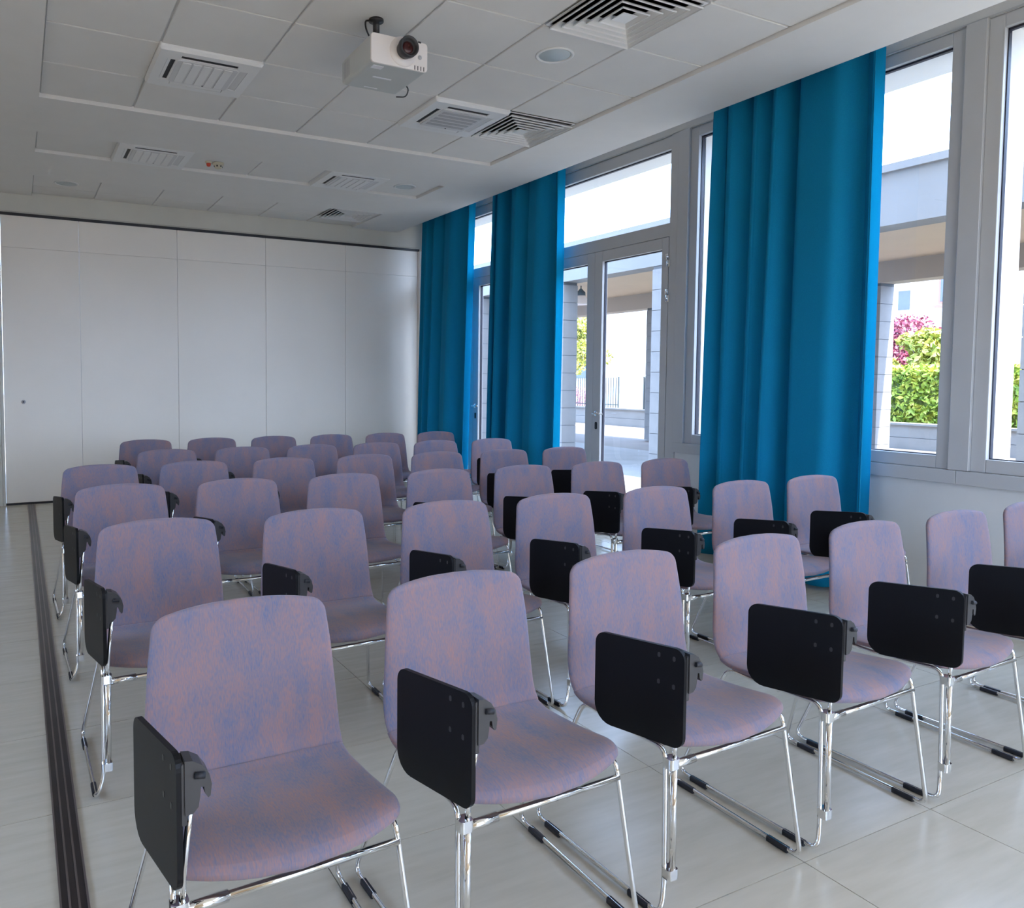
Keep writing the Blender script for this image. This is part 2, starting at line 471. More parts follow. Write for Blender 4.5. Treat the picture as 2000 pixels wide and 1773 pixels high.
# walls out of view
LY0, LY1, LZ0, LZ1 = 0.9, 3.7, 1.1, 2.3
wlm = MB().box(XL - 0.2, XL, YN - 0.2, LY0, 0, ZS + 0.4).box(XL - 0.2, XL, LY1, YB + 0.25, 0, ZS + 0.4).box(XL - 0.2, XL, LY0, LY1, 0, LZ0).box(XL - 0.2, XL, LY0, LY1, LZ1, ZS + 0.4)
struct(wlm.build('wall_left', 'wall_warm'))
wl5 = struct(empty('added_window_left', (XL, 0, 0)))  # unseen window, added to let more daylight in from the left
fmb = MB().box(-0.14, -0.06, LY0, LY1, LZ0, LZ0 + 0.06).box(-0.14, -0.06, LY0, LY1, LZ1 - 0.06, LZ1)
for yy in (LY0, LY0 + 1.37, LY1 - 0.06): fmb.box(-0.14, -0.06, yy, yy + 0.06, LZ0 + 0.06, LZ1 - 0.06)
fmb.build('window_frame', 'frame', wl5)
for a, c in ((LY0 + 0.06, LY0 + 1.37), (LY0 + 1.43, LY1 - 0.06)): MB().box(-0.105, -0.097, a, c, LZ0 + 0.06, LZ1 - 0.06).build('pane', 'glass', wl5)
wr = MB()
wr.box(XL, 0.2, YN - 0.2, YN, 0, ZS + 0.4).box(4.0, XW, YN - 0.2, YN, 0, ZS + 0.4).box(0.2, 4.0, YN - 0.2, YN, 0, 0.75).box(0.2, 4.0, YN - 0.2, YN, 3.0, ZS + 0.4)
struct(wr.build('wall_near', 'wall_warm'))
wn_ = struct(empty('added_window_near', (0, YN, 0)))  # unseen window behind the camera, added to light the room from the front
fmb = MB()
for a in (0.2, 1.43, 2.70, 3.93): fmb.box(a, a + 0.07, -0.14, -0.06, 0.75, 3.0)
fmb.box(0.27, 3.93, -0.14, -0.06, 0.75, 0.82).box(0.27, 3.93, -0.14, -0.06, 2.93, 3.0)
fmb.build('window_frame', 'frame', wn_)
for a, c in ((0.27, 1.43), (1.5, 2.7), (2.77, 3.93)):
    MB().box(a, c, -0.105, -0.097, 0.82, 2.93).build('pane', 'glass', wn_)

# ------------------------------------------------------------------ window wall
XO = 5.075           # outer face of the pilasters
ww = MB()
YW0 = -2.9
ww.box(XW, XW + 0.16, YN - 0.2, 4.74, 0, 0.835)                # parapet below the windows
ww.box(XW, XW + 0.14, YN - 0.2, YB + 0.25, 3.345, ZS + 0.4)    # lintel inside
ww.box(XW + 0.06, XO + 0.22, YN - 0.2, YB + 0.25, 3.30, 8.4)   # facade above the openings
ww.box(XW - 0.01, XW + 0.12, 8.83, YB + 0.25, 0, 3.345)
ww.box(XW + 0.0, XW + 0.14, YN - 0.2, YW0, 0.835, 3.345)
wallr = struct(ww.build('wall_right', 'wall'))
MB().box(4.785, 4.825, YN, YB, ZS + 0.2, ZS + 0.3).build('pocket_lining', 'ceiling', wallr)
# pilasters outside between the openings
pil = MB()
for a, c in ((4.515, 4.80), (2.395, 2.655), (6.67, 6.95), (8.80, 9.3), (0.30, 0.56), (-1.8, -1.54)):
    pil.box(XW + 0.07, XO, a, c, 0.0, 3.30)
pil.box(XW + 0.16, XO, YN, 4.6, -0.1, 0.80)
pil.build('pilaster', 'render_white', wallr)
# inside post covers
for a, c, z0 in ((2.47, 2.58, 0.838), (4.60, 4.71, 0.825), (6.74, 6.88, 0.0), (0.37, 0.48, 0.838), (-1.73, -1.62, 0.838)):
    MB().box(XW - 0.022, XW + 0.08, a, c, z0, 3.352).build('post_cover', 'frame', wallr, bevel=0.003)
sk = struct(MB().box(XW - 0.014, XW, YN, 4.74, 0, 0.065).build('baseboard_right', 'skirting'))
sl = struct(MB().box(XW - 0.028, XW + 0.02, YN, 2.53, 0.757, 0.836).box(XW - 0.028, XW + 0.02, 2.5315, 4.70, 0.757, 0.836).build('trim_1', 'frame', bevel=0.003))
MB().box(XW - 0.012, XW + 0.05, 4.70, 4.80, 0.0, 3.36).build('door_jamb_cover', 'frame', wallr, bevel=0.002)
MB().box(XW - 0.012, XW + 0.02, YN, YB, 3.352, 3.36).build('head_trim', 'frame', wallr)

FT = 0.07            # glazing frame thickness in x
def window(name, y0, y1, mull=()):
    w = struct(empty(name, (XW, 0, 0)))
    fr_ = MB()
    z0, z1 = 0.837, 3.352
    fr_.box(0.0, FT, y0, y0 + 0.078, z0, z1).box(0.0, FT, y1 - 0.078, y1, z0, z1)
    fr_.box(0.0, FT, y0 + 0.078, y1 - 0.078, z0, z0 + 0.075).box(0.0, FT, y0 + 0.078, y1 - 0.078, z1 - 0.078, z1)
    edges = [y0 + 0.078]
    for my in mull:
        fr_.box(0.0, FT, my - 0.08, my + 0.08, z0 + 0.075, z1 - 0.078); edges += [my - 0.08, my + 0.08]
    edges.append(y1 - 0.078)
    fr_.build('window_frame', 'frame', w, bevel=0.004)
    for k in range(0, len(edges), 2):
        a, c = edges[k], edges[k + 1]; b0, b1 = z0 + 0.075, z1 - 0.078
        gk = MB()
        gk.box(0.032, 0.06, a, a + 0.006, b0, b1).box(0.032, 0.06, c - 0.006, c, b0, b1).box(0.032, 0.06, a, c, b0, b0 + 0.005).box(0.032, 0.06, a, c, b1 - 0.012, b1)
        gk.build('gasket', 'gasket', w)
        MB().box(0.042, 0.05, a, c, b0, b1).build('pane', 'glass', w)
    return w
window('window_1', 2.58, 4.60, (3.59,))
window('window_2', 0.48, 2.47, (1.475,))
window('window_4', -1.62, 0.37, (-0.62,))

def door(name, yh, handle_y):
    """double door; yh = hinge side of the near leaf, opening runs to +y"""
    d = struct(empty(name, (XW, 0, 0)))
    W = 1.86
    y1 = yh + W
    fr_ = MB()
    fr_.box(0, 0.07, yh - 0.03, yh + 0.008, 0, 3.352).box(0, 0.07, y1 - 0.008, y1 + 0.03, 0, 3.352)
    fr_.box(0, 0.07, yh, y1, 3.245, 3.352).box(0, 0.07, yh, y1, 2.535, 2.645)
    fr_.build('door_frame', 'frame', d, bevel=0.003)
    MB().box(0.036, 0.062, yh + 0.008, y1 - 0.008, 3.236, 3.246).build('gasket', 'gasket', d)
    MB().box(0.042, 0.05, yh + 0.008, y1 - 0.008, 2.645, 3.238).build('transom_pane', 'glass', d)
    ym = yh + W / 2
    for (a, c, active) in ((yh + 0.01, ym - 0.001, True), (ym + 0.001, y1 - 0.01, False)):
        st0, st1 = (0.075, 0.105) if active else (0.105, 0.075)
        lf = MB()
        lf.box(-0.008, 0.055, a, a + st0, 0.012, 2.53).box(-0.008, 0.055, c - st1, c, 0.012, 2.53)
        lf.box(-0.008, 0.055, a + st0, c - st1, 0.012, 0.13).box(-0.008, 0.055, a + st0, c - st1, 2.435, 2.53)
        leaf = lf.build('door_leaf', 'frame', d, bevel=0.004)
        gk = MB().box(0.02, 0.045, a + st0, a + st0 + 0.006, 0.13, 2.435).box(0.02, 0.045, c - st1 - 0.006, c - st1, 0.13, 2.435).box(0.02, 0.045, a + st0, c - st1, 2.428, 2.435)
        gk.build('gasket', 'gasket', leaf)
        MB().box(0.028, 0.036, a + st0, c - st1, 0.13, 2.435).build('pane', 'glass', leaf)
        if active:
            hy = c - 0.055
            hb = MB().tube([(-0.008, hy, 1.035), (-0.06, hy, 1.035), (-0.06, hy - 0.14, 1.035)], 0.009, 8, 0.012)
            hb.lathe([(0.026, 0.0), (0.026, -0.008), (0.0, -0.009)], (-0.008, hy, 1.035), 16, 'x')
            hb.build('handle', 'chrome', leaf)
            kb = MB().prism(rrect(hy - 0.014, hy + 0.014, 0.885, 0.955, 0.013), lambda p, q, t: (t, p, q), -0.013, -0.008)
            kb.build('lock_escutcheon', 'device_dark', leaf)
            for hz in (2.285, 1.995, 0.42):
                hg = MB()
                hg.lathe([(0.011, 0.002), (0.011, 0.055)], (-0.016, a + 0.0, hz), 12).lathe([(0.011, 0.06), (0.011, 0.105)], (-0.016, a + 0.0, hz), 12)
                hg.box(-0.02, -0.008, a - 0.028, a, hz, hz + 0.055).box(-0.02, -0.008, a, a + 0.026, hz + 0.06, hz + 0.105)
                hg.build('hinge', 'chrome', leaf)
    return d
door('door_1', 4.80, 0)
door('door_2', 6.95, 0)

# ------------------------------------------------------------------ curtains
def curtain(label, yt0, yt1, yb0, yb1, folds, seed, shape=None):
    """yt: top extent, yb: bottom extent (along the window wall)"""
    rng = random.Random(seed)
    nu, nv = 170, 30
    z0, z1 = 0.03, ZS + 0.26
    # irregular fold phases
    knots = [0.0]
    for k in range(folds * 2): knots.append(knots[-1] + rng.uniform(0.6, 1.5))
    knots = [k / knots[-1] for k in knots]
    amp = [rng.uniform(0.55, 1.15) * (1 if i % 2 else -1) for i in range(len(knots))]
    amp[0] = -0.2; amp[-1] = 0.5
    if shape:
        knots = [k for k, _ in shape]; amp = [a for _, a in shape]
    drift = [rng.uniform(-0.018, 0.018) for _ in knots]
    rings = []
    for iv in range(nv + 1):
        v = iv / nv
        row = []
        for iu in range(nu + 1):
            u = iu / nu
            kn = [k + drift[q] * (1 - v) * (0 if q in (0, len(knots) - 1) else 1) for q, k in enumerate(knots)]
            j = 0
            while j < len(kn) - 2 and u > kn[j + 1]: j += 1
            t = (u - kn[j]) / max(1e-4, kn[j + 1] - kn[j]); t = max(0, min(1, t))
            t2 = t * t * (3 - 2 * t)
            a = amp[j] * (1 - t2) + amp[j + 1] * t2
            depth = 0.105 * (0.65 + 0.5 * (1 - v))
            skew = 0.022 * math.sin(2 * math.pi * (t + (0 if j % 2 else 0.5))) * (0.6 + 0.4 * (1 - v))
            yt = yt0 + (yt1 - yt0) * u; yb = yb0 + (yb1 - yb0) * u
            w = v ** 1.3
            row.append((4.625 + a * depth + 0.006 * math.sin(9 * u + 3 * v), yb * (1 - w) + yt * w + skew, z0 + (z1 - z0) * v))
        rings.append(row)
    e = empty('curtain', (4.62, (yt0 + yt1) / 2, 0.0))
    off = Vector(e.location)
    mb = MB(); mb.ring_strip([[Vector(p) - off for p in r] for r in rings], closed_ring=False, cap0=False, cap1=False)
    o = mb.build('curtain_cloth', 'curtain', e)
    so = o.modifiers.new('thick', 'SOLIDIFY'); so.thickness = 0.004
    # outer return: the single-layer side hem that turns towards the glass
    hem = []
    for r in rings:
        p = Vector(r[0]) - off
        hem.append([p + Vector((-0.004 + 0.075 * t, 0.008 - 0.030 * math.sin(t * 1.9), 0)) for t in (0, 0.2, 0.4, 0.6, 0.8, 1.0)])
    MB().ring_strip(hem, closed_ring=False, cap0=False, cap1=False).build('side_hem', 'curtain_hem', e)
    hd = MB(); hd.box(-0.02, 0.02, yt0 - off.y, yt1 - off.y, z1 - 0.005, z1 + 0.03)
    hd.build('curtain_rail', 'device', e)
    tag(e, label, 'curtain', 'teal curtains along the windows')
    return e
curtain('wide teal floor-length curtain in front of the windows, nearest the camera', 2.985, 4.18, 2.985, 4.23, 4, 11,
        [(0, -0.1), (0.06, 0.9), (0.19, -0.75), (0.37, -0.55), (0.46, 1.3), (0.53, -0.9), (0.60, 0.5), (0.67, -0.6), (0.75, 0.7), (0.85, -0.4), (0.93, 0.5), (1.0, -0.3)])
curtain('teal curtain between the two glazed doors, middle of the three', 6.05, 7.165, 6.08, 7.26, 4, 5,
        [(0, -0.1), (0.09, 0.8), (0.24, -0.7), (0.36, -0.4), (0.45, 1.0), (0.56, -0.8), (0.67, -0.3), (0.76, 1.1), (0.86, -0.7), (0.95, 0.4), (1, -0.2)])
curtain('teal curtain in the far corner beside the white partition', 7.675, 8.79, 7.80, 8.90, 4, 9,
        [(0, -0.1), (0.12, 0.9), (0.30, -0.7), (0.46, -0.3), (0.55, 1.0), (0.66, -0.8), (0.74, 0.9), (0.84, -0.7), (0.93, 0.6), (1, -0.3)])

# ------------------------------------------------------------------ chairs
def catmull(pts, per):
    out = []
    P = [pts[0]] + list(pts) + [pts[-1]]
    for i in range(1, len(P) - 2):
        for k in range(per):
            t = k / per
            res = []
            for d in range(len(P[0])):
                p0, p1, p2, p3 = P[i - 1][d], P[i][d], P[i + 1][d], P[i + 2][d]
                res.append(0.5 * (2 * p1 + (p2 - p0) * t + (2 * p0 - 5 * p1 + 4 * p2 - p3) * t * t + (-p0 + 3 * p1 - 3 * p2 + p3) * t ** 3))
            out.append(res)
    out.append(list(pts[-1]))
    return out

def sgnpow(x, e): return math.copysign(abs(x) ** e, x)

def shell(prof, rc0, rc1, T, arch0, arch1, dish, nring=36, t0=0.022, t1=0.022):
    # arch0 draws the front corners back, arch1 rounds the top edge
    """prof: (y, z, halfwidth) along the pad; corner radius and arch at both ends"""
    C = catmull(prof, 10)
    L = [0.0]
    for i in range(1, len(C)): L.append(L[-1] + math.hypot(C[i][0] - C[i - 1][0], C[i][1] - C[i - 1][1]))
    tot = L[-1]
    S = sorted(set([tot * k / 34 for k in range(35)] + [t for t in (0.0008, 0.003, 0.007, 0.013, 0.022, 0.034, 0.05)] + [tot - t for t in (0.0008, 0.003, 0.007, 0.013, 0.022, 0.034, 0.05)]))
    rings = []
    def at(s):
        s = max(0, min(tot, s)); j = 0
        while j < len(L) - 2 and L[j + 1] < s: j += 1
        t = (s - L[j]) / max(1e-9, L[j + 1] - L[j])
        return [C[j][d] + (C[j + 1][d] - C[j][d]) * t for d in range(3)]
    for s in S:
        y, z, w = at(s); ya, za, _ = at(s - 0.004); yb, zb, _ = at(s + 0.004)
        ty, tz = yb - ya, zb - za; ln = math.hypot(ty, tz); ty, tz = ty / ln, tz / ln
        ny, nz_ = -tz, ty         # normal to the sitter's side
        d0, d1 = s, tot - s
        def corner(w, d, r): return w - r + math.sqrt(max(0, r * r - (r - d) ** 2)) if d < r else w
        if rc0: w = corner(w, d0, rc0)
        if rc1: w = corner(w, d1, rc1)
        th = T
        if d0 < t0: th *= math.sqrt(max(0.0, 1 - (1 - d0 / t0) ** 2)) * 0.97 + 0.03
        if d1 < t1: th *= math.sqrt(max(0.0, 1 - (1 - d1 / t1) ** 2)) * 0.97 + 0.03
        f0 = max(0, 1 - d0 / 0.22) ** 1.5; f1 = max(0, 1 - d1 / 0.25) ** 1.5
        ring = []
        for k in range(nring):
            a = 2 * math.pi * k / nring
            tx = sgnpow(math.cos(a), 0.55); hh = sgnpow(math.sin(a), 0.7)
            sh = -arch1 * f1 * abs(tx) ** 2.4     # shift along the pad
            fy = arch0 * f0 * tx * tx; fz = 0.25 * fy
            dz = dish * tx * tx
            ring.append((tx * w, y + fy + ty * sh + ny * (hh * th + dz), z + fz + tz * sh + nz_ * (hh * th + dz)))
        rings.append(ring)
    return MB().ring_strip(rings)

seat_prof = [(-0.250, 0.401, 0.231), (-0.241, 0.418, 0.236), (-0.195, 0.430, 0.24), (-0.10, 0.427, 0.24), (0.0, 0.42, 0.24), (0.09, 0.418, 0.238), (0.135, 0.43, 0.236)]
back_prof = [(0.138, 0.430, 0.236), (0.162, 0.465, 0.236), (0.174, 0.52, 0.234), (0.180, 0.60, 0.228), (0.188, 0.68, 0.222), (0.198, 0.755, 0.214), (0.207, 0.813, 0.208)]
seat_me = shell(seat_prof, 0.028, 0, 0.0165, 0.05, 0.0, 0.006, t1=0.006).mesh('seat', 'fabric')
back_me = shell(back_prof, 0, 0.042, 0.0165, 0.0, 0.016, 0.012, t0=0.006).mesh('backrest', 'fabric')
R_ = 0.0066
def side_loop(s):
    if s < 0:
        return MB().tube([(-0.264, -0.252, 0.012), (-0.240, -0.240, 0.075), (-0.2385, -0.232, 0.424), (-0.20, 0.02, 0.395), (-0.205, 0.125, 0.402), (-0.272, 0.258, 0.012)], R_, 8, 0.034, closed=True)
    return MB().tube([(s * 0.264, -0.252, 0.012), (s * 0.216, -0.214, 0.424), (s * 0.20, 0.02, 0.395), (s * 0.205, 0.125, 0.402), (s * 0.272, 0.258, 0.012)], R_, 8, 0.034, closed=True)
frame_me = {s: side_loop(s).mesh('side_frame', 'chrome') for s in (-1, 1)}
bar_me = MB().tube([(-0.236, -0.233, 0.378), (0.222, -0.219, 0.378)], 0.0080, 10).mesh('cross_bar', 'chrome')
rbar_me = [MB().tube([(-0.2, yy, 0.394), (0.2, yy, 0.394)], 0.0055, 6).mesh('seat_support', 'chrome') for yy in (0.10, -0.06)]
def pad(s, ya, yb):
    xa = s * (0.264 + (0.008) * (ya + 0.252) / 0.51); xb = s * (0.264 + 0.008 * (yb + 0.252) / 0.51)
    mb = MB()
    o = rrect(-0.0085, 0.0085, -0.0085, 0.0085, 0.004, 2)
    mb.ring_strip([[(xa + a, ya, 0.0095 + b_) for a, b_ in o], [(xb + a, yb, 0.0095 + b_) for a, b_ in o]], smooth=False)
    return mb.mesh('foot_pad', 'rubber')
pads = [pad(s, a, c) for s in (-1, 1) for a, c in ((-0.212, -0.145), (0.14, 0.205))]
post = MB()
PB, PT = Vector((-0.226, -0.2515, 0.105)), Vector((-0.2245, -0.2475, 0.40))
post.tube([PB, PT], 0.0088, 10)
post.tube([PT, (-0.223, -0.249, 0.45), (-0.210, -0.270, 0.615)], 0.0062, 8, 0.02)
post_me = post.mesh('tablet_post', 'chrome')
col_me = []
for p in (PB + Vector((0, 0, 0.006)), PT - Vector((0, 0, 0.008))):
    col_me.append(MB().prism(rrect(p.x - 0.021, p.x + 0.0115, p.y - 0.0115, p.y + 0.020, 0.008, 4), lambda a, b_, t: (a, b_, t), p.z - 0.013, p.z + 0.013).mesh('collar', 'chrome'))
sleeve_me = MB().tube([(-0.222, -0.235, 0.378), (-0.138, -0.2305, 0.378)], 0.0112, 10).mesh('sleeve', 'chrome')
# writing tablet hanging down at the side
TF, TR = Vector((-0.229, -0.287, 0.0)), Vector((-0.264, -0.004, 0.0))
tdir = (TR - TF).normalized(); tlen = (TR - TF).length; tn = Vector((-tdir.y, tdir.x, 0))
if tn.x > 0: tn = -tn
def tfn(a, b_, t): 
    p = TF + tdir * a + tn * t
    return (p.x, p.y, b_ - 0.10 * a)
ol = rrect(0.0, tlen, 0.443, 0.692, (0.03, 0.03, 0.028, 0.058), 6)
tb_ = MB(); tb_.prism(ol, tfn, 0.0, 0.011)
tab_me = tb_.mesh('writing_tablet', 'tablet')
scr_me = []
for (a, b_) in ((0.03, 0.665), (0.075, 0.668), (0.03, 0.595), (0.075, 0.60)):
    k = rrect(a - 0.004, a + 0.004, b_ - 0.006, b_ + 0.006, 0.0035, 3)
    scr_me.append(MB().prism(k, tfn, 0.011, 0.0118).mesh('screw_cover', 'tablet_edge'))
hook_ol = [(-0.226, 0.682), (-0.212, 0.680), (-0.196, 0.670), (-0.184, 0.652), (-0.1795, 0.632), (-0.182, 0.612), (-0.186, 0.609), (-0.1915, 0.618), (-0.193, 0.630), (-0.1985, 0.631), (-0.200, 0.614), (-0.203, 0.596), (-0.212, 0.586), (-0.226, 0.584)]
hk = MB(); hk.prism(hook_ol, lambda a, b_, t: (a, t, b_), -0.292, -0.250)
hk.prism(rrect(-0.231, -0.222, 0.565, 0.676, 0.003, 2), lambda a, b_, t: (a, t, b_), -0.288, -0.242)
hook_me = hk.mesh('hinge_clip', 'tablet_edge')
clip_me = MB().tube([(-0.21, -0.295, 0.655), (-0.192, -0.295, 0.652)], 0.006, 8).mesh('hinge_slot', 'device_dark')

def make_chair(x, y, rz, label):
    c = empty('tablet_chair', (x, y, 0), rz)
    tag(c, label, 'chair', 'upholstered conference chairs with folding tablets')
    place('seat', seat_me, c)
    place('backrest', back_me, c)
    for s in (-1, 1):
        fo = place('side_frame', frame_me[s], c)
        for k in ((0, 1) if s == -1 else (2, 3)): place('foot_pad', pads[k], fo)
    b_ = place('cross_bar', bar_me, c); place('sleeve', sleeve_me, b_)
    for q in rbar_me: place('seat_support', q, c)
    p = place('tablet_post', post_me, c); [place('collar', q, p) for q in col_me]
    t = place('writing_tablet', tab_me, c); place('hinge_clip', hook_me, t); [place('screw_cover', q, t) for q in scr_me]; place('hinge_slot', clip_me, t)
    return c

ROWS = [
    ([0.470, 1.064, 1.665, 2.265, 2.86, 3.45, 4.02], [1.635, 1.63, 1.63, 1.63, 1.63, 1.62, 1.62]),
    ([0.461, 1.069, 1.660, 2.225, 2.841, 3.430, 3.995], [2.83, 2.79, 2.75, 2.72, 2.70, 2.68, 2.67]),
    ([0.451, 1.030, 1.622, 2.218, 2.800, 3.366, 3.930], [3.91, 3.88, 3.85, 3.82, 3.79, 3.76, 3.73]),
    ([0.442, 1.000, 1.590, 2.175, 2.740, 3.310, 3.870], [4.89, 4.87, 4.85, 4.83, 4.80, 4.77, 4.75]),
    ([0.982, 1.547, 2.113, 2.680, 3.240, 3.815], [5.78, 5.77, 5.76, 5.75, 5.74, 5.73]),
    ([0.975, 1.538, 2.103, 2.667, 3.231, 3.795], [6.80, 6.79, 6.78, 6.77, 6.76, 6.75]),
]
rown = ['front row', 'second row', 'third row', 'fourth row', 'fifth row', 'last row']
coln7 = ['leftmost', 'second from the left', 'third from the left', 'middle', 'third from the right', 'second from the right', 'rightmost']
coln6 = ['leftmost', 'second from the left', 'third from the left', 'third from the right', 'second from the right', 'rightmost']
jit = random.Random(3)
for r, (xs_, ys_) in enumerate(ROWS):
    names = coln7 if len(xs_) == 7 else coln6
    for c, (x, y) in enumerate(zip(xs_, ys_)):
        make_chair(x, y, jit.uniform(-0.006, 0.006) if r else 0.0, 'mauve upholstered chair with black side tablet, %s of the %s' % (names[c], rown[r]))

# ------------------------------------------------------------------ ceiling equipment
def cassette(x, y, label, ribs='y', z=ZT):
    e = empty('ceiling_cassette', (x, y, z + 0.0)); tag(e, label, 'air conditioner', 'ceiling cassette air conditioners')
    H = 0.306
    # face panel with four slots: built as strips around the openings
    zt, zb = 0.01, -0.028
    sl0, sl1, sw = 0.192, 0.240, 0.168
    mb = MB()
    o_out = rrect(-H, H, -H, H, 0.02, 4); o_mid = rrect(-H + 0.012, H - 0.012, -H + 0.012, H - 0.012, 0.018, 4)
    mb.ring_strip([[(a, b_, zt) for a, b_ in o_out], [(a, b_, -0.012) for a, b_ in o_out], [(a, b_, zb) for a, b_ in o_mid]], cap0=True, cap1=False, smooth=False)
    for (x0, x1, y0, y1) in ((-H + 0.012, -sl1, -H + 0.014, H - 0.014), (sl1, H - 0.012, -H + 0.014, H - 0.014), (-sl1, sl1, -H + 0.012, -sl1), (-sl1, sl1, sl1, H - 0.012),
                             (-sl1, -sl0, -sl1, -sw), (-sl1, -sl0, sw, sl1), (sl0, sl1, -sl1, -sw), (sl0, sl1, sw, sl1),
                             (-sl0, -sw, -sl1, -sl0), (sw, sl0, -sl1, -sl0), (-sl0, -sw, sl0, sl1), (sw, sl0, sl0, sl1),
                             (-sl0, sl0, -sl0, sl0)):
        mb.box(x0, x1, y0, y1, zb, zb + 0.012)
    mb.build('face_panel', 'device', e)
    for k in range(4):
        ca, sa = [(1, 0), (0, 1), (-1, 0), (0, -1)][k]
        def R(px, py): return (px * ca - py * sa, px * sa + py * ca)
        a0, a1 = R(sl0, -sw), R(sl1, sw)
        MB().box(min(a0[0], a1[0]), max(a0[0], a1[0]), min(a0[1], a1[1]), max(a0[1], a1[1]), zb + 0.007, zb + 0.012).build('air_slot', 'device_dark', e)
        # angled flap inside the slot
        op = (0.002, 0.002, 0.026, 0.034)[k]      # how far each flap stands open
        q = [(sl0 + op, -sw + 0.004, zb + 0.006), (sl1 - 0.002, -sw + 0.004, zb + 0.001), (sl1 - 0.002, sw - 0.004, zb + 0.001), (sl0 + op, sw - 0.004, zb + 0.006)]
        fm = MB(); fm.v += [(*R(p[0], p[1]), p[2]) for p in q] + [(*R(p[0], p[1]), p[2] + 0.002) for p in q]
        for f_ in ((0, 3, 2, 1), (4, 5, 6, 7), (0, 1, 5, 4), (1, 2, 6, 5), (2, 3, 7, 6), (3, 0, 4, 7)): fm.quad(f_)
        fm.build('flap', 'device_mid' if k == 0 else 'device', e)
    # centre intake grille
    gr = MB().prism(rrect(-0.18, 0.18, -0.18, 0.18, 0.012, 3), lambda a, b_, t: (a, b_, t), zb - 0.005, zb).build('intake_grille', 'device_mid', e)  # plate toned greyer to paint in the shade of the grooves between ribs
    for k in range(5):
        c0 = -0.15 + 0.062 * k
        if ribs == 'y':
            MB().box(c0, c0 + 0.050, -0.165, 0.16, zb - 0.010, zb - 0.005).build('grille_rib', 'device', gr)
        else:
            MB().box(-0.155, 0.155, c0, c0 + 0.034, zb - 0.0085, zb - 0.006).build('grille_band', 'device_grey', gr)
    MB().box(-0.035, 0.035, -0.176, -0.171, zb - 0.0075, zb - 0.006).build('maker_plate', 'device_grey', e)
    MB().lathe([(0.006, zb - 0.007), (0.006, zb - 0.004)], (0.03, 0.165, 0), 10).build('sensor_eye', 'device_dark', e)
    return e
yrow = GY - 0.9
cassette(GX + 0.9, yrow, 'square white air-conditioning cassette in the ceiling left of the projector', 'y')
cassette(GX + 2.7, yrow, 'white air-conditioning cassette with grey grille beside the near square diffuser', 'x')
cassette(GX + 0.9, (Y2a + Y2b) / 2, 'white air-conditioning cassette in the narrow ceiling recess, beside the smoke detector', 'y')
cassette(GX + 2.72, (Y2a + Y2b) / 2, 'white air-conditioning cassette in the narrow ceiling recess, beside the round lamp', 'y')

def diffuser(x, y, label, size=0.585):
    e = empty('ceiling_diffuser', (x, y, ZT)); tag(e, label, 'air vent', 'square louvred ceiling diffusers')
    H = size / 2
    def sq_ring(h0, z0, h1, z1, t=0.0016):
        mb = MB()
        for (sx, sy) in ((1, 0), (0, 1), (-1, 0), (0, -1)):
            def P(h, w, z): return (sx * h - sy * w, sy * h + sx * w, z)
            q = [P(h0, -h0, z0), P(h1, -h1, z1), P(h1, h1, z1), P(h0, h0, z0)]
            k = len(mb.v)
            mb.v += q + [(p[0], p[1], p[2] + 0.003) for p in q]
            for f_ in ((0, 1, 2, 3), (7, 6, 5, 4), (0, 4, 5, 1), (1, 5, 6, 2), (2, 6, 7, 3), (3, 7, 4, 0)): mb.quad([k + i for i in f_])
        return mb
    sq_ring(H, -0.002, H - 0.016, -0.002).build('frame', 'device', e)
    MB().box(-H + 0.01, H - 0.01, -H + 0.01, H - 0.01, 0.010, 0.0115).build('plenum_back', 'device_dark', e)
    n_ = 5
    for k in range(n_):
        ho = H - 0.016 - k * 0.046
        vane = sq_ring(ho, -0.020, ho - 0.040, 0.007)
        # turned-down lip on the outer edge
        for (sx, sy) in ((1, 0), (0, 1), (-1, 0), (0, -1)):
            if sx: vane.box(min(sx * ho, sx * (ho - 0.003)), max(sx * ho, sx * (ho - 0.003)), -ho, ho, -0.027, -0.018)
            else: vane.box(-ho + 0.003, ho - 0.003, min(sy * ho, sy * (ho - 0.003)), max(sy * ho, sy * (ho - 0.003)), -0.027, -0.018)
        vane.build('vane', 'device', e)
    hc = H - 0.016 - n_ * 0.046
    MB().box(-hc, hc, -hc, hc, -0.022, -0.018).build('core', 'device', e)
    return e
diffuser(GX + 2.7, GY - 0.6 * 4.5, 'large square louvred air diffuser above the round lamp at the top of the picture')
diffuser(GX + 3.3, yrow, 'square louvred air diffuser at the rim of the ceiling recess, next to a cassette')
diffuser(GX + 3.3, Y3 + 0.285, 'small-looking square air diffuser in the last ceiling recess near the partition', 0.56)

def downlight(x, y, label, r=0.107):
    e = empty('ceiling_lamp', (x, y, ZT)); tag(e, label, 'ceiling lamp', 'round recessed ceiling lamps')
    MB().lathe([(r + 0.006, 0.0), (r + 0.006, -0.004), (r, -0.008), (r - 0.012, -0.006), (r - 0.014, 0.0)], (0, 0, 0), 40).build('trim_ring', 'device', e)
    MB().lathe([(0.0, -0.003), (r - 0.02, -0.004), (r - 0.0125, -0.001)], (0, 0, 0), 40).build('cover', 'lightlens', e)
downlight(2.862, 3.80, 'round switched-off ceiling lamp right of the projector')
downlight(3.475, 7.03, 'round switched-off ceiling lamp in the narrow recess beside a cassette')
downlight(0.47, 8.50, 'round switched-off ceiling lamp at the far left near the partition')

